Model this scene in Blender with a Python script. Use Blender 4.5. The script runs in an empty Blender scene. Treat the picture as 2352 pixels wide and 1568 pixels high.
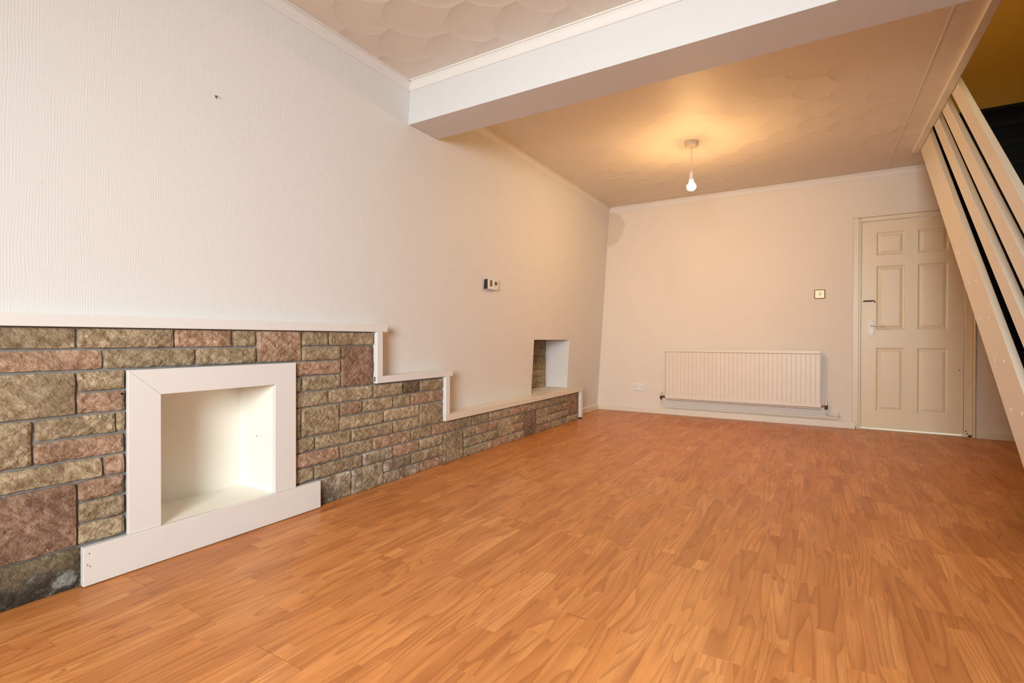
import bpy, bmesh, math, random
from mathutils import Vector, Matrix, noise as mnoise

BULB = 820.0            # radiance of the bare bulb
YF = -1.75              # wall behind the camera
WX0, WX1 = 1.45, 2.70   # its window
SC = bpy.context.scene
COL = SC.collection
# ------------------------------------------------------------------ camera
F_PX, YAW, PITCH, ROLL = 1156.91, math.radians(31.1165), math.radians(-0.3189), math.radians(0.1127)
fw = Vector((-math.sin(YAW) * math.cos(PITCH), math.cos(YAW) * math.cos(PITCH), math.sin(PITCH)))
rt = Vector((math.cos(YAW), math.sin(YAW), 0))
up = rt.cross(fw)
rt2 = rt * math.cos(ROLL) + up * math.sin(ROLL)
up2 = up * math.cos(ROLL) - rt * math.sin(ROLL)
cd = bpy.data.cameras.new('camera')
cd.sensor_width = 36
cd.sensor_fit = 'HORIZONTAL'
cd.lens = F_PX / 2352 * 36
cd.clip_start = 0.02
cam = bpy.data.objects.new('camera', cd)
COL.objects.link(cam)
M = Matrix((rt2, up2, -fw)).transposed().to_4x4()
M.translation = Vector((2.1211, 0, 0.8445))
cam.matrix_world = M
SC.camera = cam

# ------------------------------------------------------------------ world, lights, exposure
SC.view_settings.view_transform = 'Standard'
SC.view_settings.look = 'None'
SC.view_settings.gamma = 1
SC.view_settings.exposure = 0.35
SC.view_settings.use_curve_mapping = False
w = bpy.data.worlds.new('sky')
SC.world = w
w.use_nodes = True
w.node_tree.nodes['Background'].inputs[0].default_value = (0.80, 0.90, 1.0, 1)
w.node_tree.nodes['Background'].inputs[1].default_value = 1.0


def area(name, loc, rot, sx, sy, power, col, spread=180):
    l = bpy.data.lights.new(name, 'AREA')
    l.shape = 'RECTANGLE'
    l.size, l.size_y = sx, sy
    l.energy = power
    l.color = col
    l.spread = math.radians(spread)
    o = bpy.data.objects.new(name, l)
    o.location = loc
    o.rotation_euler = rot
    COL.objects.link(o)
    return o


# daylight through the front window (behind the photographer)
area('window_daylight', ((WX0 + WX1) / 2, YF + .16, 1.42), (math.radians(90 - 14), 0, math.radians(13)), WX1 - WX0 - .15, 1.1, 66, (0.93, 0.985, 1.0), 108)
# cool daylight in the room behind the far door
area('passage_daylight', (2.75, 6.75, 1.9), (math.radians(-70), 0, 0), 1.0, 1.0, 26, (0.9, 0.95, 1.0))
# dim warm lamp at the top of the stairs
pl = bpy.data.lights.new('landing_lamp', 'POINT')
pl.energy = 16
pl.color = (1.0, 0.66, 0.25)
pl.shadow_soft_size = 0.06
po = bpy.data.objects.new('landing_lamp', pl)
po.location = (3.2, 4.4, 4.55)
COL.objects.link(po)


# ------------------------------------------------------------------ node helper
class NT:
    def __init__(s, name):
        s.m = bpy.data.materials.new(name)
        s.m.use_nodes = True
        s.t = s.m.node_tree
        s.b = s.t.nodes['Principled BSDF']
        s._tc = None

    def n(s, typ, **kw):
        x = s.t.nodes.new(typ)
        for k, v in kw.items():
            if k.startswith('i_'):
                k = k[2:]
                k = int(k) if k.isdigit() else k.replace('_', ' ')
                s.put(x.inputs[k], v)
            else:
                setattr(x, k, v)
        return x

    def put(s, sock, v):
        if isinstance(v, bpy.types.NodeSocket):
            s.t.links.new(v, sock)
        elif v is not None:
            sock.default_value = v

    def tc(s, what='Object'):
        if s._tc is None:
            s._tc = s.n('ShaderNodeTexCoord')
        return s._tc.outputs[what]

    def world(s):
        return s.n('ShaderNodeNewGeometry').outputs['Position']

    def math(s, op, a, b=None, c=None, clamp=False):
        x = s.n('ShaderNodeMath', operation=op, use_clamp=clamp)
        s.put(x.inputs[0], a)
        if b is not None:
            s.put(x.inputs[1], b)
        if c is not None:
            s.put(x.inputs[2], c)
        return x.outputs[0]

    def map(s, vec, scale=(1, 1, 1), loc=(0, 0, 0), rot=(0, 0, 0)):
        x = s.n('ShaderNodeMapping')
        s.put(x.inputs[0], vec)
        s.put(x.inputs['Location'], loc)
        s.put(x.inputs['Rotation'], rot)
        s.put(x.inputs['Scale'], scale)
        return x.outputs[0]

    def noise(s, vec, scale, detail=3, rough=.5, dist=0.0, dims='3D', w=None):
        x = s.n('ShaderNodeTexNoise', noise_dimensions=dims)
        s.put(x.inputs['Vector'], vec)
        if w is not None:
            s.put(x.inputs['W'], w)
        s.put(x.inputs['Scale'], scale)
        s.put(x.inputs['Detail'], detail)
        s.put(x.inputs['Roughness'], rough)
        s.put(x.inputs['Distortion'], dist)
        return x.outputs[0]

    def ramp(s, fac, stops):
        x = s.n('ShaderNodeValToRGB')
        e = x.color_ramp.elements
        while len(e) < len(stops):
            e.new(0.5)
        for el, (p, c) in zip(e, stops):
            el.position = p
            el.color = (c[0], c[1], c[2], 1) if isinstance(c, (tuple, list)) else (c, c, c, 1)
        s.put(x.inputs[0], fac)
        return x.outputs[0]

    def smooth(s, v, lo, hi):
        x = s.n('ShaderNodeMapRange', interpolation_type='SMOOTHSTEP')
        s.put(x.inputs[0], v)
        s.put(x.inputs[1], lo)
        s.put(x.inputs[2], hi)
        return x.outputs[0]

    def mix(s, f, a, b, blend='MIX'):
        x = s.n('ShaderNodeMix', data_type='RGBA', blend_type=blend)
        s.put(x.inputs[0], f)
        for i, v in ((6, a), (7, b)):
            if isinstance(v, (tuple, list)):
                v = (v[0], v[1], v[2], 1)
            s.put(x.inputs[i], v)
        return x.outputs[2]

    def xyz(s, vec):
        x = s.n('ShaderNodeSeparateXYZ')
        s.put(x.inputs[0], vec)
        return x.outputs

    def comb(s, x_, y_, z_=0.0):
        x = s.n('ShaderNodeCombineXYZ')
        for i, v in enumerate((x_, y_, z_)):
            s.put(x.inputs[i], v)
        return x.outputs[0]

    def bump(s, h, dist=.001, strength=1.0):
        x = s.n('ShaderNodeBump')
        s.put(x.inputs['Strength'], strength)
        s.put(x.inputs['Distance'], dist)
        s.put(x.inputs['Height'], h)
        s.t.links.new(x.outputs[0], s.b.inputs['Normal'])

    def out(s, col=None, rough=None, metal=None, spec=None):
        if isinstance(col, (tuple, list)):
            col = (col[0], col[1], col[2], 1)
        s.put(s.b.inputs['Base Color'], col)
        s.put(s.b.inputs['Roughness'], rough)
        s.put(s.b.inputs['Metallic'], metal)
        s.put(s.b.inputs['Specular IOR Level'], spec)
        return s.m


def rgb(r, g, b):
    f = lambda c: (c / 255 / 12.92) if c <= 10 else ((c / 255 + .055) / 1.055) ** 2.4
    return (f(r), f(g), f(b))


def m_gloss(name, col, rough=.35, grain=.0003, scale=60):
    t = NT(name)
    p = t.tc()
    v = t.noise(p, 9, 3)
    c = t.mix(v, tuple(x * .96 for x in col), col)
    t.bump(t.noise(p, scale, 3), grain)
    return t.out(c, rough)


def m_flat(name, col, rough=.5, metal=0.0):
    t = NT(name)
    v = t.noise(t.tc(), 30, 2)
    return t.out(t.mix(v, tuple(x * .93 for x in col), col), rough, metal)


WHITE = (.71, .70, .675)
MAGN = (.74, .665, .575)


def m_wallpaper():
    # white painted embossed paper with wavering vertical ripples
    t = NT('embossed_wallpaper')
    p = t.world()
    x, y, z = t.xyz(p)
    wob = t.noise(t.comb(0.0, t.math('MULTIPLY', y, 5), t.math('MULTIPLY', z, 4.5)), 1, 3, .55)
    wob2 = t.noise(t.comb(0.0, t.math('MULTIPLY', y, 45), t.math('MULTIPLY', z, 7)), 1, 2)
    yy = t.math('ADD', t.math('ADD', y, t.math('MULTIPLY', wob, .028)), t.math('MULTIPLY', wob2, .005))
    s1 = t.math('SINE', t.math('MULTIPLY', yy, 2 * math.pi / .0085))
    s2 = t.math('SINE', t.math('MULTIPLY', yy, 2 * math.pi / .0058))
    streak = t.noise(t.comb(0.0, t.math('MULTIPLY', yy, 300), t.math('MULTIPLY', z, 6)), 1, 3)
    amp = t.smooth(t.noise(t.comb(0.0, t.math('MULTIPLY', yy, 26), t.math('MULTIPLY', z, 3)), 1, 2), .35, .65)
    h = t.math('ADD', t.math('MULTIPLY', t.math('MULTIPLY', s1, amp), .40), t.math('ADD', t.math('MULTIPLY', s2, .18), t.math('MULTIPLY', streak, 1.0)))
    t.bump(h, .0006, .5)
    v = t.noise(p, 1.3, 3)
    c = t.mix(v, tuple(k * .965 for k in WHITE), WHITE)
    # small paint flecks / marks
    f = t.smooth(t.noise(p, 55, 1), .80, .84)
    c = t.mix(t.math('MULTIPLY', f, .25), c, (.45, .34, .25))
    return t.out(c, .62)


def m_wall_back():
    t = NT('magnolia_wall_paint')
    p = t.world()
    x, y, z = t.xyz(p)
    c = t.mix(t.noise(p, 1.6, 4, .6), tuple(k * .95 for k in MAGN), MAGN)
    # damp patch below the cornice in the left corner
    nx = t.math('MULTIPLY', t.math('SUBTRACT', t.noise(p, 11, 3), .5), .10)
    dx = t.math('DIVIDE', t.math('ADD', x, nx), .185)
    dz = t.math('DIVIDE', t.math('SUBTRACT', t.math('ADD', z, nx), 2.16), .215)
    d = t.math('SQRT', t.math('ADD', t.math('MULTIPLY', dx, dx), t.math('MULTIPLY', dz, dz)))
    ring = t.math('SUBTRACT', 1.0, t.smooth(d, .93, 1.0))
    c = t.mix(t.math('MULTIPLY', ring, .42), c, (.50, .40, .27))
    # faint yellowed stain lower down the wall
    dx2 = t.math('DIVIDE', t.math('SUBTRACT', x, .72), .16)
    dz2 = t.math('DIVIDE', t.math('SUBTRACT', z, 1.5), .35)
    d2 = t.math('SQRT', t.math('ADD', t.math('MULTIPLY', dx2, dx2), t.math('MULTIPLY', dz2, dz2)))
    c = t.mix(t.math('MULTIPLY', t.math('SUBTRACT', 1.0, t.smooth(d2, .2, 1.0)), .10), c, (.60, .45, .26))
    t.bump(t.noise(p, 170, 3, .6), .0008, .5)
    return t.out(c, .65)


def m_paint(name, col, scale=120, dist=.0005):
    t = NT(name)
    p = t.world()
    c = t.mix(t.noise(p, 2.2, 4), tuple(k * .955 for k in col), col)
    t.bump(t.noise(p, scale, 3), dist, .5)
    return t.out(c, .62)


def m_artex():
    # swirled plaster: overlapping combed fans
    t = NT('combed_fan_plaster')
    p = t.world()
    warp = t.noise(p, 2.1, 2)
    warp2 = t.noise(t.map(p, loc=(7, 3, 1)), 2.1, 2)
    x, y, z = t.xyz(p)
    U = t.math('ADD', t.math('DIVIDE', y, .30), t.math('MULTIPLY', warp, .55))
    V = t.math('ADD', t.math('DIVIDE', t.math('MULTIPLY', x, -1.0), .21), t.math('MULTIPLY', warp2, .65))

    def row(shift):
        v = t.math('ADD', V, shift)
        j = t.math('FLOOR', v)
        off = t.math('MULTIPLY', t.math('MODULO', t.math('ADD', j, 200.0), 2.0), .5)
        fu = t.math('SUBTRACT', t.math('FRACT', t.math('ADD', t.math('ADD', U, off), 100.0)), .5)
        fv = t.math('ADD', t.math('SUBTRACT', v, j), 0.0)
        return fu, fv, j
    fu, fv, j = row(0.0)
    d0 = t.math('SQRT', t.math('ADD', t.math('MULTIPLY', t.math('MULTIPLY', fu, fu), 3.1), t.math('MULTIPLY', fv, fv)))
    fu2 = t.math('SUBTRACT', t.math('FRACT', t.math('ADD', t.math('ADD', U, t.math('MULTIPLY', t.math('MODULO', t.math('ADD', j, 201.0), 2.0), .5)), 100.0)), .5)
    fv2 = t.math('SUBTRACT', fv, 1.0)
    d1 = t.math('SQRT', t.math('ADD', t.math('MULTIPLY', t.math('MULTIPLY', fu2, fu2), 3.1), t.math('MULTIPLY', fv2, fv2)))
    inside = t.math('LESS_THAN', d0, .93)
    d = t.math('ADD', t.math('MULTIPLY', d0, inside), t.math('MULTIPLY', d1, t.math('SUBTRACT', 1.0, inside)))
    lip = t.math('POWER', d, 6.0)
    comb = t.math('MULTIPLY', t.math('MULTIPLY', t.math('SINE', t.math('MULTIPLY', d, 140.0)), .035), t.smooth(d, .3, .6))
    fade = t.smooth(t.noise(p, 1.1, 2), .36, .56)
    h = t.math('MULTIPLY', t.math('ADD', lip, comb), t.math('ADD', t.math('MULTIPLY', fade, .85), .15))
    t.bump(h, .0070, 1.0)
    c = t.mix(t.noise(p, 1.4, 3), (.69, .62, .535), (.75, .685, .605))
    return t.out(c, .6)


def m_laminate():
    t = NT('cherry_laminate')
    p = t.tc()
    x, y, z = t.xyz(p)
    ri = t.n('ShaderNodeObjectInfo').outputs['Random']
    strip = t.math('FLOOR', t.math('DIVIDE', x, .0661))
    key = t.math('ADD', t.math('MULTIPLY', ri, 91.7), t.math('MULTIPLY', strip, 3.31))
    wn = t.n('ShaderNodeTexWhiteNoise', noise_dimensions='1D')
    t.put(wn.inputs['W'], key)
    off = wn.outputs[0]
    stave = t.math('FLOOR', t.math('ADD', t.math('DIVIDE', y, .41), off))
    wn2 = t.n('ShaderNodeTexWhiteNoise', noise_dimensions='1D')
    t.put(wn2.inputs['W'], t.math('ADD', key, t.math('MULTIPLY', stave, 7.77)))
    tone = wn2.outputs[0]
    hue = t.xyz(wn2.outputs[1])
    seed = t.math('MULTIPLY', tone, 40.0)
    pv = t.comb(t.math('MULTIPLY', x, 11.0), t.math('MULTIPLY', y, .95), 0.0)
    field = t.noise(pv, 1.0, 1.0, .4, 0.1, '4D', seed)
    rings = t.math('MULTIPLY', field, t.math('ADD', 9.0, t.math('MULTIPLY', hue[1], 9.0)))
    fr = t.math('FRACT', rings)
    line = t.math('POWER', fr, 3.0)
    line = t.math('MULTIPLY', line, t.math('SUBTRACT', 1.0, t.smooth(fr, .93, 1.0)))
    fine = t.noise(t.comb(t.math('MULTIPLY', x, 260.0), t.math('MULTIPLY', y, 9.0), 0.0), 1.0, 3, .6, 0, '4D', seed)
    broad = t.noise(t.comb(t.math('MULTIPLY', x, 18.0), t.math('MULTIPLY', y, 3.0), 0.0), 1.0, 2, .5, 0, '4D', seed)
    base = t.ramp(tone, [(0, (.54, .205, .058)), (.35, (.64, .258, .074)), (.7, (.70, .305, .092)), (1, (.77, .375, .128))])
    base = t.mix(t.math('MULTIPLY', hue[0], .35), base, (.62, .20, .058))
    c = t.mix(t.math('MULTIPLY', t.smooth(broad, .3, .75), .40), base, (.29, .082, .016))
    c = t.mix(t.math('MULTIPLY', line, .55), c, (.21, .05, .010))
    c = t.mix(t.math('MULTIPLY', t.smooth(fine, .35, .75), .40), c, (.34, .12, .035))
        # thin scuffs
    wp = t.world()
    dust = t.smooth(t.noise(wp, 120, 1), .79, .82)
    c = t.mix(t.math('MULTIPLY', dust, .15), c, (.8, .7, .6))
    r = t.math('ADD', .27, t.math('MULTIPLY', t.noise(wp, 2.4, 4, .6), .22))
    t.bump(t.noise(t.comb(t.math('MULTIPLY', x, 90), t.math('MULTIPLY', y, 12), 0.0), 1.0, 2), .00025, .5)
    return t.out(c, r, spec=.3)


def m_stone(name, a, b, dark, damp=0.0, white=0.0, soot=0.0):
    t = NT(name)
    p = t.world()
    ri = t.n('ShaderNodeObjectInfo').outputs['Random']
    rot = t.map(p, rot=(math.radians(38), 0, 0))
    sp = t.map(rot, scale=(1, 1.0, 2.2))
    n1 = t.noise(sp, 24, 4, .6, .3)
    n2 = t.noise(p, 7, 3)
    n3 = t.noise(p, 150, 3, .7)
    c = t.mix(t.smooth(n1, .32, .68), a, b)
    c = t.mix(t.math('MULTIPLY', t.smooth(n2, .42, .7), .45), c, dark)
    c = t.mix(t.math('MULTIPLY', t.smooth(n3, .58, .75), .30), c, tuple(k * .55 for k in dark))
    c = t.mix(t.math('MULTIPLY', t.smooth(n3, .35, .22), .28), c, tuple(min(1, k * 1.5) for k in b))
    vv = t.n('ShaderNodeHueSaturation')
    t.put(vv.inputs['Value'], t.math('ADD', .86, t.math('MULTIPLY', ri, .30)))
    t.put(vv.inputs['Color'], c)
    c = vv.outputs[0]
    # sparse white paint drips
    if white == 0.0:
        sp_ = t.smooth(t.noise(t.map(p, scale=(1, 2.4, 1)), 26, 2), .745, .775)
        c = t.mix(t.math('MULTIPLY', sp_, .75), c, (.75, .72, .66))
    if white:
        zz = t.xyz(p)[2]
        wmask = t.math('MULTIPLY', t.smooth(t.noise(p, 11, 5, .65), .47, .68), white)
        c = t.mix(wmask, c, (.80, .73, .63))
    if damp:
        zz = t.xyz(p)[2]
        low = t.math('SUBTRACT', 1.0, t.smooth(t.math('ADD', zz, t.math('MULTIPLY', t.noise(p, 9, 4), .08)), .085, .155))
        if white:
            low = t.math('MULTIPLY', low, t.math('SUBTRACT', 1.0, t.smooth(t.math('ADD', t.xyz(p)[1], t.math('MULTIPLY', t.noise(p, 12, 3), .1)), 1.78, 1.86)))
        c = t.mix(t.math('MULTIPLY', low, damp), c, (.045, .040, .032))
        bl = t.math('MULTIPLY', t.smooth(t.noise(p, 15, 5, .7), .50, .66), low)
        c = t.mix(t.math('MULTIPLY', bl, .8), c, (.36, .38, .35))
    if soot:
        c = t.mix(t.math('MULTIPLY', t.smooth(t.noise(p, 14, 4), .4, .65), soot), c, (.07, .04, .028))
    h = t.math('ADD', t.noise(sp, 44, 5, .64, .2), t.math('MULTIPLY', t.noise(p, 260, 2), .10))
    t.bump(h, .015, 1.0)
    return t.out(c, .88, spec=.25)


MT = dict(
    paper=m_wallpaper(), back=m_wall_back(), artex=m_artex(), lam=m_laminate(),
    white=m_paint('white_wall_paint', WHITE), magn=m_paint('magnolia_paint', MAGN),
    gloss=m_gloss('white_gloss_paint', (.73, .715, .685), .33),
    glossy=m_gloss('yellowed_gloss_paint', (.73, .665, .56), .38),
    cove=m_gloss('cornice_paint', (.74, .71, .665), .55),
    door=m_gloss('door_gloss_paint', (.75, .63, .455), .36),
    rad=m_gloss('radiator_enamel', (.73, .645, .545), .40),
    stair=m_gloss('stair_gloss_paint', (.74, .665, .555), .34),
    mortar=m_flat('grey_mortar', (.235, .222, .205), .95),
    dark=m_flat('dark_void', (.02, .018, .015), .9),
    buff=m_stone('buff_stone', (.29, .215, .130), (.54, .435, .285), (.19, .135, .078)),
    pink=m_stone('pink_stone', (.31, .19, .122), (.56, .385, .265), (.21, .13, .085)),
    red=m_stone('red_brown_stone', (.21, .125, .083), (.41, .272, .19), (.14, .085, .055)),
    kiln=m_stone('sooty_stone', (.15, .105, .062), (.29, .22, .135), (.09, .065, .04), soot=.25),
    chalk=m_stone('chalk_stained_stone', (.25, .185, .125), (.42, .34, .24), (.15, .11, .07), white=.6),
    damp=m_stone('damp_stained_stone', (.17, .13, .075), (.33, .27, .17), (.10, .075, .045), damp=.92),
    chalkdamp=m_stone('chalk_and_damp_stone', (.21, .155, .095), (.40, .33, .23), (.12, .09, .055), white=.6, damp=.6),
    brass=m_flat('brass', (.20, .11, .035), .5, .5), plate=m_flat('brass_plate', (.90, .76, .48), .4, .1),
    steel=m_flat('steel', (.55, .52, .48), .3, 1.0), rust=m_flat('tarnished_metal', (.10, .065, .04), .5, .6),
    plastic=m_flat('white_plastic', (.80, .76, .71), .35), ivory=m_flat('ivory_plastic', (.74, .62, .47), .4),
    black=m_flat('black_plastic', (.014, .012, .011), .4), lcd=m_flat('grey_display', (.10, .085, .055), .25),
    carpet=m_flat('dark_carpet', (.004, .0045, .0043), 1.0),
    ochre=m_paint('ochre_paint', (.52, .345, .06)), panel=m_paint('bounce_cutting_paint', (.26, .19, .14)),  # panel: colour of unseen walls, darkened to cut bounced light
    screw=m_flat('filled_screw_head', (.85, .80, .72), .3),
    glass=None)
t_ = NT('lit_bulb')
t_.b.inputs['Emission Color'].default_value = (1.0, .595, .235, 1)
t_.b.inputs['Emission Strength'].default_value = BULB
t_.b.inputs['Base Color'].default_value = (.9, .85, .8, 1)
MT['bulb'] = t_.m
tn_ = NT('glowing_bulb_glass')
tn_.b.inputs['Emission Color'].default_value = (1.0, .75, .45, 1)
tn_.b.inputs['Emission Strength'].default_value = 9
MT['neck'] = tn_.m
MT['beam'] = m_paint('beam_paint', (.655, .65, .635))
tg = NT('window_glass')
tg.b.inputs['Transmission Weight'].default_value = 1
tg.b.inputs['Roughness'].default_value = .0
tg.b.inputs['IOR'].default_value = 1.01
MT['lining'] = m_gloss('lightened_lining_paint', (.88, .85, .76), .5)  # lining colour lightened to make up for weak light in the recess
MT['glass'] = tg.out((.97, .98, .98))

# ------------------------------------------------------------------ geometry helpers
def obj(name, bm, mat, parent=None, smooth=False, loc=None):
    me = bpy.data.meshes.new(name)
    bmesh.ops.recalc_face_normals(bm, faces=bm.faces)
    bm.to_mesh(me)
    bm.free()
    if smooth:
        for p in me.polygons:
            p.use_smooth = True
    me.materials.append(mat)
    o = bpy.data.objects.new(name, me)
    COL.objects.link(o)
    if parent is not None:
        o.parent = parent
        if loc:
            o.location = Vector(loc) - parent_loc(parent)
    elif loc:
        o.location = loc
    return o


def parent_loc(p):
    v = Vector((0, 0, 0))
    while p is not None:
        v += p.location
        p = p.parent
    return v


def part(name, bm, mat, parent, smooth=False):
    """bm is in world coordinates; shift it into the parent's frame"""
    v = parent_loc(parent)
    bmesh.ops.translate(bm, verts=bm.verts, vec=-v)
    return obj(name, bm, mat, parent, smooth)


def struct(name, bm, mat, parent=None):
    if parent is not None:
        return part(name, bm, mat, parent)
    o = obj(name, bm, mat)
    o['kind'] = 'structure'
    return o


def thing(name, label, cat, loc=(0, 0, 0), group=None):
    o = bpy.data.objects.new(name, None)
    o.empty_display_size = .1
    COL.objects.link(o)
    o.location = loc
    o['label'] = label
    o['category'] = cat
    if group:
        o['group'] = group
    return o


def box(bm, x0, x1, y0, y1, z0, z1, bev=0.0, seg=1):
    vs = [bm.verts.new((x, y, z)) for x in (x0, x1) for y in (y0, y1) for z in (z0, z1)]
    F = [(0, 1, 3, 2), (4, 6, 7, 5), (0, 4, 5, 1), (2, 3, 7, 6), (0, 2, 6, 4), (1, 5, 7, 3)]
    fs = [bm.faces.new([vs[i] for i in f]) for f in F]
    if bev:
        es = list({e for f in fs for e in f.edges})
        bmesh.ops.bevel(bm, geom=es, offset=bev, segments=seg, affect='EDGES', profile=.5)
    return bm


def nb():
    return bmesh.new()


def B(*a, **k):
    return box(nb(), *a, **k)


def prism(bm, pts, d, bev=0.0):
    """closed polygon pts (3-D, planar) extruded by vector d"""
    d = Vector(d)
    a = [bm.verts.new(p) for p in pts]
    b = [bm.verts.new(Vector(p) + d) for p in pts]
    n = len(pts)
    fs = [bm.faces.new(a[::-1]), bm.faces.new(b)]
    for i in range(n):
        fs.append(bm.faces.new((a[i], a[(i + 1) % n], b[(i + 1) % n], b[i])))
    if bev:
        es = list({e for f in fs for e in f.edges})
        bmesh.ops.bevel(bm, geom=es, offset=bev, segments=1, affect='EDGES')
    return bm


def tube(bm, pts, r, seg=10):
    pts = [Vector(p) for p in pts]
    rs = r if isinstance(r, (list, tuple)) else [r] * len(pts)
    rings = []
    ref = None
    for i, p in enumerate(pts):
        t = (pts[min(i + 1, len(pts) - 1)] - pts[max(i - 1, 0)]).normalized()
        if ref is None:
            ref = Vector((0, 0, 1)) if abs(t.z) < .9 else Vector((1, 0, 0))
        u = (ref - t * ref.dot(t)).normalized()
        ref = u
        v = t.cross(u)
        rings.append([bm.verts.new(p + (u * math.cos(2 * math.pi * k / seg) + v * math.sin(2 * math.pi * k / seg)) * rs[i]) for k in range(seg)])
    for a, b in zip(rings, rings[1:]):
        for k in range(seg):
            bm.faces.new((a[k], a[(k + 1) % seg], b[(k + 1) % seg], b[k]))
    bm.faces.new(rings[0][::-1])
    bm.faces.new(rings[-1])
    return bm


def arc_pts(c, r, a0, a1, n, f):
    return [f(c[0] + r * math.cos(a0 + (a1 - a0) * i / n), c[1] + r * math.sin(a0 + (a1 - a0) * i / n)) for i in range(n + 1)]


def lathe(bm, prof, c, seg=24, axis='z'):
    """prof: (radius, height) from bottom to top about an axis through c"""
    rings = []
    for r, h in prof:
        ring = []
        for k in range(seg):
            a = 2 * math.pi * k / seg
            p = (r * math.cos(a), r * math.sin(a), h)
            if axis == 'x':
                p = (h, r * math.cos(a), r * math.sin(a))
            elif axis == 'y':
                p = (r * math.cos(a), h, r * math.sin(a))
            ring.append(bm.verts.new(Vector(c) + Vector(p)))
        rings.append(ring)
    for a, b in zip(rings, rings[1:]):
        for k in range(seg):
            bm.faces.new((a[k], a[(k + 1) % seg], b[(k + 1) % seg], b[k]))
    bm.faces.new(rings[0][::-1])
    bm.faces.new(rings[-1])
    return bm


def cells(us, vs, keep, f, fb):
    """slab of cells; f(u,v) front point, fb(u,v) back point"""
    bm = nb()
    cache = {}

    def V(i, j, s):
        k = (i, j, s)
        if k not in cache:
            cache[k] = bm.verts.new((f if s else fb)(us[i], vs[j]))
        return cache[k]
    nu, nv = len(us) - 1, len(vs) - 1
    K = [[keep((us[i] + us[i + 1]) / 2, (vs[j] + vs[j + 1]) / 2) for j in range(nv)] for i in range(nu)]
    for i in range(nu):
        for j in range(nv):
            if not K[i][j]:
                continue
            for s in (0, 1):
                bm.faces.new((V(i, j, s), V(i + 1, j, s), V(i + 1, j + 1, s), V(i, j + 1, s)))
            for di, dj, e in ((-1, 0, ((i, j), (i, j + 1))), (1, 0, ((i + 1, j), (i + 1, j + 1))), (0, -1, ((i, j), (i + 1, j))), (0, 1, ((i, j + 1), (i + 1, j + 1)))):
                a, b = i + di, j + dj
                if 0 <= a < nu and 0 <= b < nv and K[a][b]:
                    continue
                (p, q), (r_, s_) = e
                bm.faces.new((V(p, q, 0), V(r_, s_, 0), V(r_, s_, 1), V(p, q, 1)))
    return bm


# ------------------------------------------------------------------ the room
H, DB = 2.4, 5.754            # ceiling height, far wall
XR = 3.72                     # right-hand wall
XS = 2.838                    # left face of the open staircase
NY0, NY1, NZ0, NZ1 = 4.062, 4.846, .333, .835   # niche in the left wall
xw = lambda z: -.145 * (1 - min(z, 2.34) / 2.34)  # the left wall is out of plumb

bm = cells([YF - .15, .926, 1.427, NY0, NY1, 4.97, DB + .15], [-.15, .120, NZ0, .646, NZ1, 1.6, 2.34, 2.6],
           lambda y, z: not (NY0 < y < NY1 and NZ0 < z < NZ1) and not (.926 < y < 1.427 and .12 < z < .646), lambda y, z: (xw(z), y, z), lambda y, z: (-.60, y, z))
wall_left = struct('wall_left', bm, MT['paper'])
struct('niche_back', B(-.45, -.377, NY0 - .02, NY1 + .02, NZ0 - .02, NZ1 + .02), MT['mortar'], wall_left)
lin = nb()
prism(lin, [(-.377, NY1 - .006, NZ0), (xw(NZ0) + .0005, NY1 - .006, NZ0), (xw(NZ1) + .0005, NY1 - .006, NZ1), (-.377, NY1 - .006, NZ1)], (0, .007, 0))
struct('niche_reveal', lin, MT['white'], wall_left)

bm = cells([-.75, 2.418, 3.282, XR + .15], [-.15, 0, 1.988, H + .25, 5.1],
           lambda x, z: not (2.418 < x < 3.282 and 0 < z < 1.988) and z < H + .25, lambda x, z: (x, DB, z), lambda x, z: (x, DB + .13, z))
wall_back = struct('wall_back', bm, MT['back'])
struct('wall_landing', B(2.6, XR + .15, DB, DB + .13, H + .25, 5.1), MT['ochre'])
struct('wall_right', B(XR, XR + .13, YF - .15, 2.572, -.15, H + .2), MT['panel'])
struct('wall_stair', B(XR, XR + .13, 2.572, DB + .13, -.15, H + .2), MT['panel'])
struct('wall_stairwell_right', B(XR, XR + .13, 2.40, DB, H + .2, 5.1), MT['ochre'])
struct('wall_stairwell_left', B(2.70, XS - .002, 2.45, DB, H + .2, 5.1), MT['ochre'])
struct('wall_stairwell_front', B(2.70, XR, 2.40, 2.572, H + .2, 5.1), MT['ochre'])
struct('ceiling_landing', B(2.6, XR + .15, 2.3, DB + .13, 5.1, 5.2), MT['white'])
bm = cells([-.75, WX0, WX1, XR + .15], [-.15, .80, 2.10, H + .2], lambda x, z: not (WX0 < x < WX1 and .80 < z < 2.10),
           lambda x, z: (x, YF, z), lambda x, z: (x, YF - .22, z))
struct('wall_front', bm, MT['white'])
wf = nb()
for a in (WX0, (WX0 + WX1) / 2 - .03, WX1 - .06):
    box(wf, a, a + .06, YF - .16, YF - .09, .80, 2.10, bev=.004)
for a in (.80, 2.04):
    box(wf, WX0, WX1, YF - .158, YF - .092, a, a + .06)
win = struct('window_1', wf, MT['gloss'])
struct('pane', B(WX0 + .05, WX1 - .05, YF - .128, YF - .122, .85, 2.05), MT['glass'], win)

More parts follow.
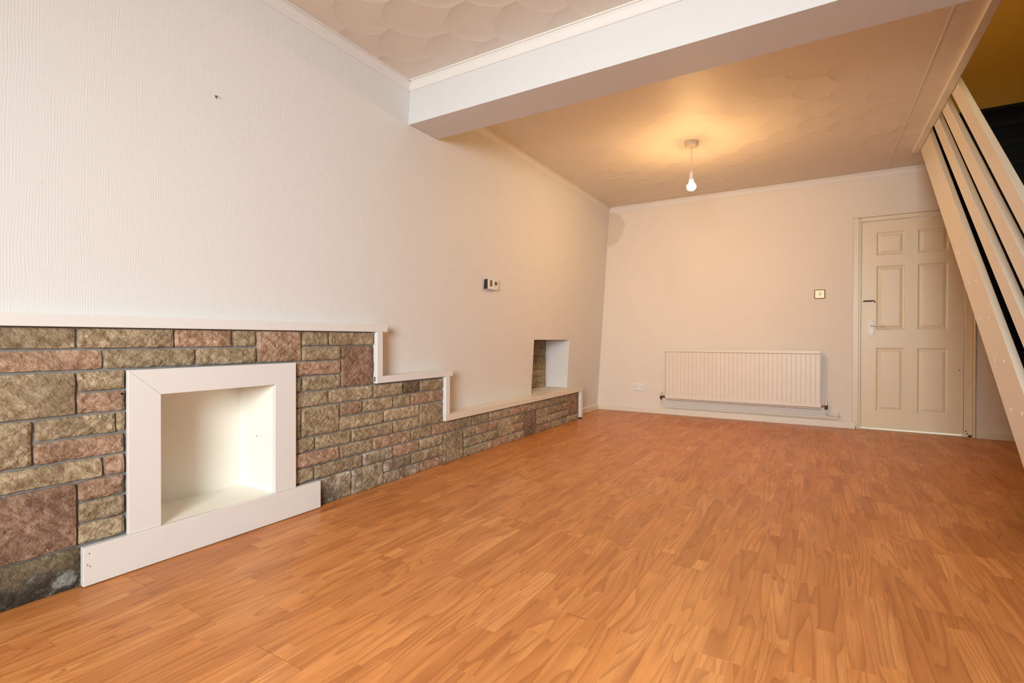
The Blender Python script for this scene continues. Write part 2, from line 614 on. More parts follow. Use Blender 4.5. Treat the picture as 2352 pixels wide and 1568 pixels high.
bm = cells([-.75, XS - .002, XR + .15], [YF - .15, 2.572, 5.25, DB + .13], lambda x, y: not (x > XS - .002 and 2.572 < y < 5.25),
           lambda x, y: (x, y, H), lambda x, y: (x, y, H + .2))
struct('ceiling', bm, MT['artex'])
struct('trim_stair_opening', B(2.790, XS - .002, 2.572, 5.25, 2.374, 2.402, bev=.003), MT['glossy'])
struct('trim_ceiling_bead', B(2.664, 2.670, 2.572, DB - .03, 2.3975, 2.4005), MT['cove'])
struct('wall_added_blocker', B(2.905, 3.0, YF, 2.05, -.008, H + .012), MT['panel'])  # unseen partition added to hold light off the floor by the stairs
struct('beam', B(-.05, XR, 2.308, 2.572, 2.146, 2.403), MT['beam'])

# cove cornices
CP = [(-.03, -.055), (.003, -.055), (.003, -.0515), (.0065, -.0445), (.0095, -.032), (.0145, -.020), (.0205, -.0115), (.0205, -.0085), (.0275, -.0085), (.0275, .003), (-.03, .003)]


def cornice(name, p0, p1, inward):
    bm = nb()
    p0, p1, n = Vector(p0), Vector(p1), Vector(inward)
    prism(bm, [p0 + n * a + Vector((0, 0, H + b)) for a, b in CP], p1 - p0)
    return struct(name, bm, MT['cove'])


cornice('trim_1', (0, YF, 0), (0, 2.306, 0), (1, 0, 0))
cornice('trim_2', (.002, 2.306, 0), (XR, 2.306, 0), (0, -1, 0))
cornice('trim_3', (0, 2.572, 0), (0, DB - .002, 0), (1, 0, 0))
cornice('trim_4', (.002, DB - .002, 0), (XR, DB - .002, 0), (0, -1, 0))


# skirting boards with a rounded top
def skirting(name, p0, p1, n, h=.066, t=.018):
    p0, p1, n = Vector(p0), Vector(p1), Vector(n)
    pr = [(-.01, .0005), (t, .0005), (t, h - .014), (t - .004, h - .005), (t - .010, h), (-.01, h)]
    return struct(name, prism(nb(), [p0 + n * a + Vector((0, 0, b)) for a, b in pr], p1 - p0), MT['glossy'])


skirting('baseboard_left', (xw(0) + .004, 4.974, 0), (xw(0) + .004, DB - .018, 0), (1, 0, 0))
skirting('baseboard_back', (xw(0), DB, 0), (2.440, DB, 0), (0, -1, 0))
skirting('baseboard_back_right', (3.300, DB, 0), (XR, DB, 0), (0, -1, 0))
skirting('baseboard_right', (XR, YF, 0), (XR, DB - .02, 0), (-1, 0, 0))

# laminate floor: click boards .198 m wide, staggered
floor = struct('floor', B(-.62, XR + .15, YF - .15, DB + .9, -.15, -.009), MT['dark'])
floor_origin = Vector((0, 0, 0))
cache = {}
rnd = random.Random(4)
for k in range(-5, 15):
    x0, x1 = .806 + .198 * k, .806 + .198 * (k + 1)
    cx0, cx1 = max(x0, -.150), min(x1, XR + .005)
    if cx1 - cx0 < .02:
        continue
    ys = .82 + (.6 if k % 2 else 0) - 3.6
    while ys < DB + .15:
        y0, y1 = max(ys, YF - .005), min(ys + 1.2, DB + .14)
        if abs(ys - .82) < .01:
            y0 += .0016 if k == 0 else .0007
        if y1 - y0 > .03:
            key = (round(cx0 - x0, 3), round(cx1 - cx0, 3), round(y1 - y0, 3))
            if key not in cache:
                g = .00012
                b_ = B(cx0 - x0 + g, cx1 - x0 - g, g * 2, y1 - y0 - g * 2, -.008, 0)
                top = [e for e in b_.edges if all(abs(v.co.z) < 1e-6 for v in e.verts)]
                bmesh.ops.bevel(b_, geom=top, offset=.0003, segments=1, affect='EDGES')
                o = obj('floor_board', b_, MT['lam'], floor)
                cache[key] = o.data
            else:
                o = bpy.data.objects.new('floor_board', cache[key])
                COL.objects.link(o)
                o.parent = floor
            o.location = (x0, y0, rnd.uniform(-.0002, 0))
        ys += 1.2

# ------------------------------------------------------------------ stone facing
STONES = """b 0.510 0.692 11 12;b 0.700 0.994 11 12;p 1.001 1.223 11 12;b 1.233 1.330 11 12;p 1.342 1.564 10 12;p 0.510 0.767 10 11;b 0.775 1.073 10 11;b 1.082 1.332 10 11;b 0.509 0.691 8 10;b 0.700 0.833 9 10;p 0.699 0.835 8 9;b 0.509 0.580 6 8;b 0.591 0.805 7 8;b 0.810 0.836 7 8;p 0.588 0.831 6 7;b 0.509 0.766 5 6;p 0.775 0.832 5 6;p 0.700 0.832 4 5;r 0.508 0.693 2 5;b 0.701 0.832 3 4;b 0.701 0.832 2 3;d 0.508 0.706 0 2;b 1.572 1.719 11 12;b 1.729 2.029 11 12;b 1.571 1.799 10 11;r 1.808 2.029 8 11;p 1.537 1.797 9 10;b 1.535 1.559 8 9;b 1.576 1.799 8 9;b 1.535 1.719 7 8;b 1.727 2.025 7 8;b 2.035 2.262 7 8;k 2.274 2.415 7 8;b 2.425 2.654 7 8;b 1.535 1.559 5 7;b 1.568 1.790 5 7;p 1.798 1.947 6 7;b 1.957 2.181 6 7;b 2.189 2.333 6 7;p 2.344 2.646 6 7;b 1.796 2.102 5 6;b 2.111 2.413 5 6;b 2.420 2.646 4 6;b 1.875 2.181 4 5;b 2.188 2.412 4 5;b 1.535 1.639 4 5;b 1.648 1.868 4 5;b 1.799 2.024 3 4;p 2.031 2.335 3 4;b 2.345 2.531 3 4;p 2.541 2.771 3 4;p 1.535 1.788 3 4;w 1.955 2.181 2 3;p 2.190 2.412 2 3;b 2.422 2.644 2 3;b 1.535 1.635 2 3;b 1.640 1.944 2 3;w 2.109 2.337 1 2;b 2.345 2.644 1 2;w 2.109 2.415 0 1;p 2.425 2.644 0 1;m 1.670 1.870 0 2;m 1.877 2.104 0 2;b 2.653 2.871 0 3;b 2.773 2.978 3 4;b 2.985 3.211 3 4;b 3.220 3.519 3 4;p 3.526 3.821 3 4;b 3.828 4.127 3 4;b 4.136 4.349 3 4;b 4.360 4.648 3 4;r 4.659 4.891 1 4;b 2.884 3.024 2 3;p 3.038 3.331 2 3;b 2.887 3.103 1 2;b 3.112 3.331 1 2;b 2.887 3.182 0 1;p 3.193 3.493 0 1;b 3.341 3.568 1 3;b 3.578 3.738 2 3;p 3.575 3.741 1 2;b 3.503 3.747 0 1;r 3.755 3.967 0 3;b 3.977 4.194 1 3;b 4.208 4.496 2 3;p 4.507 4.648 2 3;b 4.208 4.422 1 2;b 4.433 4.649 1 2;p 3.978 4.265 0 1;b 4.275 4.587 0 1;b 4.599 4.891 0 1"""
GL = [.0, .067, .138, .211, .285, .358, .432, .507, .583, .66, .733, .806, .877]
sw = thing('stone_fireplace_wall', 'rough coursed buff and pink stone facing stepping down along the left wall', 'stone wall', (-.02, 2.7, 0))
# stepped mortar bed
FX = (.930, 1.423, .124, .642)   # firebox opening y0 y1 z0 z1
bm = cells([YF + .01, FX[0], FX[1], 2.036, 2.655, 4.930], [.0005, FX[2], .290, .590, FX[3], .8795],
           lambda y, z: not (FX[0] < y < FX[1] and FX[2] < z < FX[3]) and z < (.8795 if y < 2.036 else .59 if y < 2.655 else .29),
           lambda y, z: (-.027, y, z), lambda y, z: (-.072, y, z))
part('mortar', bm, MT['mortar'], sw)
srnd = random.Random(11)


def rough_stone(y0, y1, z0, z1, xf, xb, axis_sign=1, cell=None):
    """hewn block: irregular outline and a pitched face"""
    bm = nb()
    cell = cell or (.0095 if .4 < y0 < 2.0 else .013 if .4 < y0 < 3.0 else .02)
    ny = max(2, int((y1 - y0) / cell))
    nz = max(2, int((z1 - z0) / cell))
    s = srnd.uniform(0, 100)
    front = {}
    for i in range(ny + 1):
        for j in range(nz + 1):
            y = y0 + (y1 - y0) * i / ny
            z = z0 + (z1 - z0) * j / nz
            edge_y = i in (0, ny)
            edge_z = j in (0, nz)
            jit = mnoise.noise(Vector((y * 30, z * 30, s)))
            if edge_y:
                y += jit * .0018
            if edge_z:
                z += mnoise.noise(Vector((y * 25, z * 40, s + 9))) * .0016
            if edge_y and edge_z:
                y += (.0022 if i == 0 else -.0022)
                z += (.0016 if j == 0 else -.0016)
            q = Vector((y * .8 + z * .6, (z * .8 - y * .6) * 1.8, s))
            h = mnoise.noise(q * 14) * .0036 + mnoise.noise(q * 38) * .0036 + mnoise.noise(q * 85) * .0022
            x = xf + h - (.0045 if (edge_y or edge_z) else 0)
            front[i, j] = bm.verts.new((x, y, z))
    for i in range(ny):
        for j in range(nz):
            bm.faces.new((front[i, j], front[i + 1, j], front[i + 1, j + 1], front[i, j + 1]))
    loop = [(i, 0) for i in range(ny)] + [(ny, j) for j in range(nz)] + [(i, nz) for i in range(ny, 0, -1)] + [(0, j) for j in range(nz, 0, -1)]
    back = [bm.verts.new((xb, front[k].co.y, front[k].co.z)) for k in loop]
    n = len(loop)
    for a in range(n):
        b = (a + 1) % n
        bm.faces.new((front[loop[a]], back[a], back[b], front[loop[b]]))
    return bm


kinds = dict(b='buff', p='pink', r='red', k='kiln', w='chalk', d='damp', m='chalkdamp')
specs = []
for s in STONES.split(';'):
    c, a, b, k0, k1 = s.split()
    specs.append([c, float(a), float(b), int(k0), int(k1)])
left_ext = {(11, 12): .22, (10, 11): .30, (8, 10): .34, (6, 8): .42, (5, 6): .26, (2, 5): .22, (0, 2): .18}
for s in specs:
    if s[1] < .52 and (s[3], s[4]) in left_ext:
        s[1] = left_ext[(s[3], s[4])]
# the facing goes on past the left edge of the photograph
f_ = random.Random(5)
for (k0, k1), xs in left_ext.items():
    rows = [(k0, k1)] if k1 - k0 < 3 else [(k0, k0 + 1), (k0 + 1, k1)]
    for r0, r1 in rows:
        e = xs - .009
        while e > YF + .05:
            l = f_.uniform(.18, .34)
            specs.append([f_.choice('bbbpp'), max(e - l, YF + .02), e, r0, r1])
            e -= l + .009
for c, a, b, k0, k1 in specs:
    z0, z1 = GL[k0] + .0045, GL[k1] - .0045
    if k0 == 0:
        z0 = .0015
    if k1 == 12:
        z1 = .8765
    part('stone', rough_stone(a, b, z0, z1, -.0135 + srnd.uniform(-.0025, .0025), -.036), MT[kinds[c]], sw)
# wall hole in the mauve stone beside the frame
part('drill_hole', lathe(nb(), [(.0045, -.0075), (.0045, -.006)], (0, .822, .645), 10, 'x'), MT['black'], sw)

# stones at the back of the niche
NB = [(4.553, 4.694, .748, .826, 'p'), (4.714, 4.840, .748, .826, 'b'), (4.30, 4.540, .748, .826, 'b'), (4.36, 4.838, .672, .738, 'b'), (4.07, 4.35, .672, .738, 'p'),
      (4.34, 4.606, .598, .662, 'p'), (4.34, 4.606, .526, .588, 'b'), (4.618, 4.838, .526, .662, 'b'), (4.07, 4.33, .526, .662, 'b'), (4.40, 4.752, .452, .517, 'b'), (4.764, 4.838, .452, .517, 'b'), (4.07, 4.39, .452, .517, 'p'),
      (4.36, 4.838, .378, .443, 'b'), (4.07, 4.35, .378, .443, 'b'), (4.44, 4.600, .3345, .369, 'p'), (4.61, 4.838, .3345, .369, 'b'), (4.07, 4.29, .748, .826, 'b'), (4.07, 4.43, .3345, .369, 'b')]
for a, b, z0, z1, c in NB:
    part('stone', rough_stone(a, b, z0, z1, -.368, -.382), MT[kinds[c]], wall_left)

# ------------------------------------------------------------------ stepped white shelf
sh = thing('stepped_shelf', 'white painted stepped shelf capping the stone and running down to the floor', 'shelf', (0, 2.7, 0))
FXS = .002


def shelf_board(name, y0, y1, z0, z1, xb=None):
    return part(name, B(xw(z1) + .001 if xb is None else xb, FXS, y0, y1, z0, z1, bev=.0015), MT['gloss'], sh)


shelf_board('shelf_board', YF + .002, 2.121, .881, .9225)
shelf_board('shelf_board', 2.0385, 2.733, .590, .6285)
bm = B(xw(.33) + .001, FXS, 2.6565, 4.968, .2895, .3315, bev=.0015)
box(bm, -.374, xw(.33) + .004, NY0 + .002, NY1 - .002, .300, .3325)
part('shelf_board', bm, MT['glossy'], sh).data.materials
shelf_board('upright', 2.0390, 2.0835, .6285, .881, -.088)
shelf_board('upright', 2.6570, 2.7000, .3315, .590, -.105)
shelf_board('upright', 4.9220, 4.9680, .016, .2895, -.125)
# ragged paint line where the uprights meet the stone
for y, z0, z1 in ((2.0385, .60, .875), (2.6562, .30, .585), (4.9212, .03, .28)):
    bm = nb()
    pts = [(-.012, y, z0)]
    n = 22
    for i in range(n + 1):
        z = z0 + (z1 - z0) * i / n
        pts.append((-.0195 + .006 * mnoise.noise(Vector((z * 90, y, 2))), y, z))
    pts.append((-.012, y, z1))
    prism(bm, pts, (0, .002, 0))
    part('paint_edge', bm, MT['gloss'], sh)
part('shelf_foot', B(-.024, -.004, 4.926, 4.960, .0008, .0155, bev=.003), MT['dark'], sh)

# ------------------------------------------------------------------ fireplace surround
fp = thing('fireplace_surround', 'white painted boxed-in fireplace surround with mitred frame and wide base board', 'fireplace', (-.01, 1.18, 0))
G = MT['gloss']
fxf, fxb = .006, -.0125
for pts in ([(.8365, .1358), (.942, .1358), (.942, .6315), (.8365, .7285)], [(1.411, .1358), (1.5185, .1358), (1.5185, .7285), (1.411, .6315)]):
    part('frame_stile', prism(nb(), [(fxf, a, b) for a, b in pts], (fxb - fxf, 0, 0), bev=.0008), G, fp)
part('frame_rail', prism(nb(), [(fxf, .8372, .7285), (fxf, .9424, .6322), (fxf, 1.4106, .6322), (fxf, 1.5178, .7285)], (fxb - fxf, 0, 0), bev=.0008), G, fp)
part('base_board', B(-.012, .012, .7035, 1.6535, .0035, .1350, bev=.0012), G, fp)
part('painted_shadow_strip', B(-.010, .006, .708, 1.650, .0006, .0040), MT['dark'], fp)  # solid dark strip, shade under the base board put into its colour
i0, i1, z0, z1, xb = .9425, 1.4105, .1353, .6312, -.272
bm = nb()
box(bm, xb - .02, fxb - .001, i0 - .012, i0, z0 - .01, z1 + .01)
box(bm, xb - .02, fxb - .001, i1, i1 + .012, z0 - .01, z1 + .01)
box(bm, xb - .02, fxb - .001, i0, i1, z1, z1 + .01)
part('firebox_lining', bm, MT['lining'], fp)
part('firebox_back', B(xb - .03, xb, i0 - .012, i1 + .012, z0 - .01, z1 + .01), MT['lining'], fp)
part('firebox_floor', B(xb, fxf - .002, i0, i1, z0 - .010, z0 - .0005), MT['lining'], fp)
part('nail_hole', lathe(nb(), [(.0030, -.0006), (.0030, .0)], (-.135, i1 - .0002, .385), 8, 'y'), MT['black'], fp)
for q in ((.715, .075), (.722, .068), (.72, .112)):
    part('paint_chip', lathe(nb(), [(.0022, 0), (.0018, .0006)], (.0119, q[0], q[1]), 7, 'x'), MT['rust'], fp)

# ------------------------------------------------------------------ thermostat and wall marks
tx = xw(1.26)
th = thing('room_thermostat', 'small white room thermostat with black side on the left wall', 'thermostat', (tx, 3.28, 1.26))
part('body', B(tx + .003, tx + .030, 3.215, 3.368, 1.226, 1.304, bev=.003), MT['plastic'], th)
part('back_plate', B(tx - .004, tx + .0285, 3.208, 3.2165, 1.228, 1.302, bev=.001), MT['black'], th)
part('display', B(tx + .0290, tx + .0306, 3.246, 3.276, 1.250, 1.297), MT['lcd'], th)
part('dial', lathe(nb(), [(.0165, .029), (.0160, .034), (.0, .0342)], (tx, 3.326, 1.277), 20, 'x'), MT['lcd'], th)
part('button', lathe(nb(), [(.0035, .029), (.003, .031)], (tx, 3.348, 1.234), 8, 'x'), MT['rust'], th)

nl = thing('wall_nail', 'rusty nail with peeling paint high on the wall above the fireplace', 'nail', (xw(1.85), 1.165, 1.852))
part('shank', tube(nb(), [(xw(1.85) - .004, 1.163, 1.856), (xw(1.85) + .016, 1.166, 1.851)], .0016, 8), MT['rust'], nl)
part('torn_paper', prism(nb(), [(xw(1.85) + .0004, 1.161, 1.858), (xw(1.85) + .0004, 1.165, 1.849), (xw(1.85) + .0004, 1.169, 1.844), (xw(1.85) + .0004, 1.168, 1.853)], (.0012, 0, 0)), MT['rust'], nl)
m = obj('plaster_snag', lathe(nb(), [(.004, -.002), (.003, .003), (.0008, .005)], (xw(1.872), 2.055, 1.872), 7, 'x'), MT['plastic'])
m['label'] = 'tiny white plaster snag on the left wall below the beam end'
m['category'] = 'wall mark'

# ------------------------------------------------------------------ door
DY = DB + .034
dr = bpy.data.objects.new('door_1', None)
COL.objects.link(dr)
dr.location = (2.85, DY, 0)
dr['kind'] = 'structure'
DX0, DX1, DZ0, DZ1 = 2.484, 3.222, .017, 1.946
cols = ((2.602, 2.812), (2.906, 3.118))
rows = ((.178, .766), (.934, 1.526), (1.628, 1.838))
us = [DX0] + [v for c in cols for v in c] + [DX1]
vs = [DZ0] + [v for r in rows for v in r] + [DZ1]
inp = lambda x, z: any(a < x < b for a, b in cols) and any(a < z < b for a, b in rows)
bm = cells(us, vs, lambda x, z: not inp(x, z), lambda x, z: (x, DY, z), lambda x, z: (x, DY + .038, z))
part('door_leaf', bm, MT['door'], dr)
for a, b in cols:
    for c, d in rows:
        bm = nb()
        lv = [(0, 0), (.008, .0075), (.014, .0085), (.038, .0015), (.042, .0015)]
        rings = []
        for o_, dep in lv:
            rings.append([bm.verts.new((x, DY + dep, z)) for x, z in ((a + o_, c + o_), (b - o_, c + o_), (b - o_, d - o_), (a + o_, d - o_))])
        for r0, r1 in zip(rings, rings[1:]):
            for k in range(4):
                bm.faces.new((r0[k], r0[(k + 1) % 4], r1[(k + 1) % 4], r1[k]))
        bm.faces.new(rings[-1])
        bk = [bm.verts.new((x, DY + .034, z)) for x, z in ((a, c), (b, c), (b, d), (a, d))]
        for k in range(4):
            bm.faces.new((rings[0][k], bk[k], bk[(k + 1) % 4], rings[0][(k + 1) % 4]))
        bm.faces.new(bk[::-1])
        part('door_panel', bm, MT['door'], dr)
bm = B(2.541, 2.585, DY - .006, DY, .876, 1.026, bev=.002)
hp = part('handle_plate', bm, MT['plastic'], dr)
hp['label'] = 'white back plate with four screws'
for a in (2.552, 2.574):
    for b in (.890, 1.012):
        part('screw', lathe(nb(), [(.003, -.0068), (.003, -.0055)], (a, DY, b), 8, 'y'), MT['rust'], hp)
part('door_handle', tube(nb(), [(2.560, DY - .004, .974), (2.560, DY - .034, .974), (2.564, DY - .044, .974), (2.575, DY - .048, .974), (2.62, DY - .046, .973), (2.668, DY - .040, .969)], [.008, .008, .0085, .008, .007, .0055], 12), MT['plastic'], dr)
lt = tube(nb(), [(2.497, DY - .010, 1.203), (2.583, DY - .012, 1.208), (2.588, DY - .012, 1.200), (2.588, DY - .012, 1.186)], .0042, 8)
box(lt, 2.505, 2.575, DY - .006, DY, 1.197, 1.211)
part('bolt', lt, MT['rust'], dr)
part('keyhole', lathe(nb(), [(.005, -.0012), (.005, 0)], (3.195, DY, .575), 10, 'y'), MT['rust'], dr)
# frame
bm = nb()
box(bm, 2.419, 2.462, DB + .006, DB + .125, .0005, 1.987)
box(bm, 2.462, 2.4820, DB + .018, DB + .125, .0005, 1.987, bev=.003)
fr = part('door_frame', bm, MT['door'], dr)
bm = nb()
box(bm, 3.226, 3.281, DB + .020, DB + .125, .0005, 1.987, bev=.004)
box(bm, 3.281, 3.296, DB - .012, DB + .010, .0005, 1.995, bev=.005)
part('door_frame', bm, MT['door'], dr)
part('door_frame', B(2.4825, 3.226, DB + .012, DB + .125, 1.9485, 1.987, bev=.003), MT['door'], dr)
for z in (.050, .028):
    part('frame_chip', lathe(nb(), [(.0055, -.0012), (.0055, .001)], (3.236 + (.05 - z) * .4, DB + .020, z), 8, 'y'), MT['black'], dr)
part('frame_chip', B(3.252, 3.275, DB + .0175, DB + .021, .001, .018), MT['black'], dr)
part('frame_chip', B(2.424, 2.448, DB + .0045, DB + .0075, .001, .016), MT['black'], dr)
# passage behind the door
bm = nb()
box(bm, 2.30, 2.40, DB + .13, 7.2, -.1, H + .1)
box(bm, 3.35, 3.45, DB + .13, 7.2, -.1, H + .1)
box(bm, 2.30, 3.45, 7.2, 7.3, -.1, H + .1)
box(bm, 2.30, 3.45, DB + .13, 7.3, H + .05, H + .15)
struct('wall_passage', bm, MT['white'])
struct('floor_passage', B(2.30, 3.45, DB + .14, 7.2, -.02, 0), MT['ivory'])

# ------------------------------------------------------------------ radiator
RX0, RX1, RY0, RY1, RZ0, RZ1 = .689, 2.165, DB - .092, DB - .045, .168, .738
rd = thing('radiator', 'long cream fluted panel radiator under the light switch on the far wall', 'radiator', (1.43, DB - .07, RZ0))
bm = nb()
nfl = 36
wv = (RX1 - RX0 - .012) / nfl
prof = []
for i in range(nfl):
    a = RX0 + .006 + i * wv
    prof += [(a, .0042), (a + wv * .05, .0), (a + wv * .92, .0), (a + wv * .97, .0042)]
prof.append((RX1 - .006, .0042))
zt, zb = .700, .228
T = [bm.verts.new((x, RY0 + d, zt)) for x, d in prof]
Bo = [bm.verts.new((x, RY0 + d, zb)) for x, d in prof]
Tb = [bm.verts.new((x, RY0 + .012, zt)) for x, d in prof]
Bb = [bm.verts.new((x, RY0 + .012, zb)) for x, d in prof]
for i in range(len(prof) - 1):
    bm.faces.new((T[i], T[i + 1], Bo[i + 1], Bo[i]))
    bm.faces.new((Tb[i], Bb[i], Bb[i + 1], Tb[i + 1]))
    bm.faces.new((T[i], Tb[i], Tb[i + 1], T[i + 1]))
    bm.faces.new((Bo[i], Bo[i + 1], Bb[i + 1], Bb[i]))
for i in (0, -1):
    bm.faces.new((T[i], Bo[i], Bb[i], Tb[i]))
part('fluted_panel', bm, MT['rad'], rd)
part('top_rail', B(RX0 - .001, RX1 + .001, RY0 - .004, RY1, .7025, RZ1, bev=.004, seg=2), MT['rad'], rd)
part('bottom_rail', B(RX0 + .002, RX1, RY0 - .003, RY0 + .014, .188, .229, bev=.004, seg=2), MT['rad'], rd)
part('bottom_lip', B(RX0 + .004, RX1 - .002, RY0 + .004, RY0 + .018, .175, .1835, bev=.002), MT['rad'], rd)
part('side_panel', B(RX1 - .004, RX1 + .0015, RY0 + .004, RY1, .19, .7025), MT['rad'], rd)
part('side_panel', B(RX0 - .0015, RX0 + .004, RY0 + .004, RY1, .19, .7025), MT['rad'], rd)
for x in (.95, 1.90):
    part('bracket', B(x, x + .03, RY0 + .012, DB - .001, .25, .66), MT['rad'], rd)
for x, sx in ((.634, 1), (2.208, -1)):
    y = DB - .045
    v = nb()
    lathe(v, [(.0075, .168), (.012, .170), (.0135, .182), (.0125, .190), (.0140, .193), (.014, .206), (.010, .209)], (x, y, 0), 14)
    vb = part('valve_body', v, MT['rust'], rd)
    vb['label'] = 'tarnished brass valve'
    part('valve_cap', lathe(nb(), [(.0115, .209), (.0135, .213), (.0135, .240), (.0115, .247), (.004, .249)], (x, y, 0), 14), MT['ivory'], rd)
    part('union_nut', tube(nb(), [(x + sx * .012, y, .199), (x + sx * .020, y, .199), (x + sx * .0205, y, .199), (x + sx * .036, y, .199), (x + sx * .0365, y, .199), (x + sx * .066, y, .199)], [.008, .008, .012, .012, .008, .008], 6 if sx > 0 else 8), MT['rust'] if sx > 0 else MT['steel'], rd)
yp = DB - .045
bend = [(.636, yp, .170), (.636, yp, .140)] + [(.696 - .06 * math.cos(a), yp + .018 * i / 8, .138 - .053 * math.sin(a)) for i, a in enumerate([math.pi / 2 * k / 8 for k in range(9)])]
run = bend + [(.80, DB - .024, .0845), (2.285, DB - .024, .0845), (2.300, DB - .024, .090), (2.304, DB - .024, .105), (2.303, DB - .024, .128), (2.303, DB - .012, .134), (2.303, DB + .002, .134)]
pp = part('pipe', tube(nb(), run, .0078, 12), MT['rad'], rd, True)
ret = [(2.208, yp, .170), (2.208, yp, .128), (2.211, yp + .006, .119), (2.220, yp + .014, .115), (2.235, DB - .024, .115), (2.30, DB - .024, .116), (2.312, DB - .024, .112), (2.316, DB - .016, .104), (2.316, DB + .002, .10)]
part('pipe', tube(nb(), ret, .0078, 12), MT['rad'], rd, True)
part('pipe_elbow', tube(nb(), [(2.270, DB - .024, .0845), (2.292, DB - .024, .0845)], .0098, 12), MT['rad'], rd)
part('pipe_elbow', tube(nb(), [(2.285, DB - .024, .116), (2.303, DB - .024, .116)], .0098, 12), MT['rad'], rd)
for x in (.80, 1.28, 1.80):
    part('pipe_clip', B(x, x + .012, DB - .034, DB - .0005, .073, .080), MT['rad'], rd)

# ------------------------------------------------------------------ socket and switch
sk = thing('double_socket', 'white double power socket low on the far wall left of the radiator', 'socket', (.370, DB, .289))
part('face_plate', B(.297, .443, DB - .010, DB, .248, .332, bev=.003), MT['plastic'], sk)
for c in (.332, .408):
    part('rocker', B(c + (.014 if c < .37 else -.026), c + (.026 if c < .37 else -.014), DB - .0125, DB - .0095, .300, .320, bev=.001), MT['plastic'], sk)
    bm = nb()
    box(bm, c - .003, c + .003, DB - .0106, DB - .0095, .300, .309)
    box(bm, c - .014, c - .007, DB - .0106, DB - .0095, .278, .282)
    box(bm, c + .007, c + .014, DB - .0106, DB - .0095, .278, .282)
    part('pin_hole', bm, MT['black'], sk)
for c in (.307, .433):
    part('screw', lathe(nb(), [(.0028, -.0106), (.0028, -.0095)], (c, DB, .290), 8, 'y'), MT['rust'], sk)
ls = thing('light_switch', 'square brass-edged light switch on the far wall beside the door', 'light switch', (2.150, DB, 1.282))
part('brass_rim', B(2.104, 2.195, DB - .007, DB, 1.239, 1.328, bev=.003), MT['brass'], ls)
part('face_plate', B(2.1115, 2.1875, DB - .0095, DB - .004, 1.2465, 1.3205, bev=.001), MT['plate'], ls)
bm = nb()
prism(bm, [(2.139, DB - .0095, 1.301), (2.150, DB - .0095, 1.304), (2.161, DB - .0095, 1.301), (2.161, DB - .0095, 1.275), (2.150, DB - .0095, 1.265), (2.139, DB - .0095, 1.275)], (0, -.005, 0), bev=.001)
part('rocker', bm, MT['ivory'], ls)
for c in (2.119, 2.180):
    part('screw', lathe(nb(), [(.003, -.0104), (.003, -.009)], (c, DB, 1.284), 8, 'y'), MT['rust'], ls)

# ------------------------------------------------------------------ pendant bulb
PX, PY = 1.271, 4.15
pn = thing('pendant_light', 'bare lit bulb hanging on a short flex from a ceiling rose', 'pendant light', (PX, PY, H))
part('ceiling_rose', lathe(nb(), [(.030, 2.358), (.046, 2.362), (.050, 2.372), (.050, 2.3995)], (PX, PY, 0), 32), MT['ivory'], pn, False)
part('flex', tube(nb(), [(PX, PY, 2.36), (PX + .001, PY, 2.26), (PX, PY, 2.165)], .0032, 8), MT['ivory'], pn)
part('lamp_holder', lathe(nb(), [(.019, 2.098), (.0195, 2.118), (.015, 2.122), (.0155, 2.145), (.010, 2.160), (.005, 2.172)], (PX, PY, 0), 20), MT['plastic'], pn)
part('bulb_neck', lathe(nb(), [(.0322, 2.0605), (.0295, 2.067), (.0225, 2.078), (.0165, 2.088), (.0135, 2.098)], (PX, PY, 0), 24), MT['neck'], pn, True)
part('bulb', lathe(nb(), [(.002, 2.018), (.012, 2.019), (.0225, 2.0245), (.0300, 2.033), (.0340, 2.044), (.0342, 2.052), (.0325, 2.060)], (PX, PY, 0), 24), MT['bulb'], pn, True)

# ------------------------------------------------------------------ open staircase
ST = thing('staircase', 'white slatted staircase with dark carpeted steps rising along the right side', 'staircase', (3.25, 2.4, 0))
TS = .028


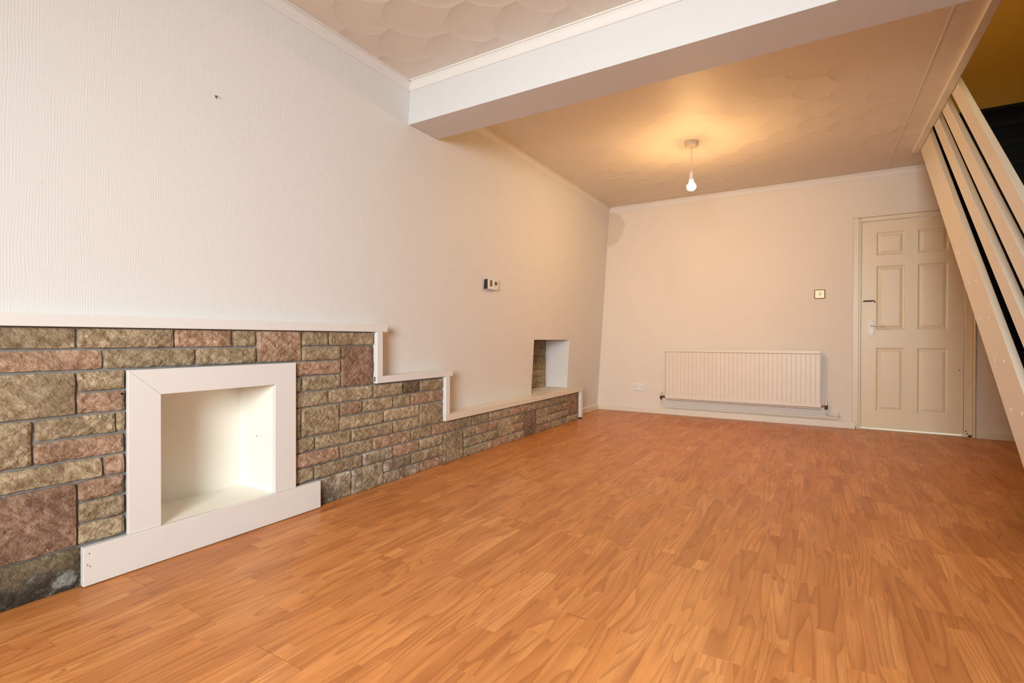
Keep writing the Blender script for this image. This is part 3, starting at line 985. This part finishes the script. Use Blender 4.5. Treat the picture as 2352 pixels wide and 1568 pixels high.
def slope_board(name, lo, hi, y_lo, y_hi, x0=XS, x1=None, ztop=2.47, mat='stair', bev=.0015):
    """board between the lines z=lo(y) and z=hi(y), cut plumb at the bottom and level at the top"""
    x1 = x0 + TS if x1 is None else x1
    yl = min(y_hi, (ztop - lo[1]) / lo[0] + 3)
    yh = min(y_hi, (ztop - hi[1]) / hi[0] + 3)
    L = lambda y: lo[0] * (y - 3) + lo[1]
    Hh = lambda y: hi[0] * (y - 3) + hi[1]
    pts = [(x0, y_lo, max(L(y_lo), .001)), (x0, yl, L(yl)), (x0, yh, Hh(yh)), (x0, y_lo, Hh(y_lo))]
    if L(y_lo) < 0:
        yz = 3 - lo[1] / lo[0]
        pts = [(x0, y_lo, .001), (x0, yz, .001)] + pts[1:]
    return part(name, prism(nb(), pts, (x1 - x0, 0, 0), bev=bev), MT[mat], ST)


sl = slope_board('stringer', (.852, .502), (.864, .802), 2.18, 9)
sl['label'] = 'white side board studded with paired screw heads'
slope_board('slat', (.843, .975), (.851, 1.095), 2.18, 9)
slope_board('slat', (.840, 1.206), (.837, 1.335), 2.18, 9)
hr = slope_board('handrail_board', (.851, 1.430), (.860, 1.556), 2.18, 9)
slope_board('stringer', (.852, .502), (.864, .802), 2.18, 5.2, x0=XR - TS - .001, ztop=2.61)
np_ = B(2.812, 2.892, 2.095, 2.178, .001, 1.15, bev=.004)
part('newel_post', np_, MT['stair'], ST)
# screws
for i in range(10):
    z = .5415 + .2031 * i
    for k, dy in enumerate((2.820, 2.957)):
        y = dy + .2332 * i + (.004 * i / 9 if k else 0)
        part('screw_cap', lathe(nb(), [(.0052, -.0018), (.0068, -.0012), (.0068, .0005)], (XS, y, z + .003), 10, 'x'), MT['screw'], sl)
# steps
for j in range(13):
    y = 5.17 - .2325 * j
    z = 2.612 - .2025 * j
    if z < .05:
        break
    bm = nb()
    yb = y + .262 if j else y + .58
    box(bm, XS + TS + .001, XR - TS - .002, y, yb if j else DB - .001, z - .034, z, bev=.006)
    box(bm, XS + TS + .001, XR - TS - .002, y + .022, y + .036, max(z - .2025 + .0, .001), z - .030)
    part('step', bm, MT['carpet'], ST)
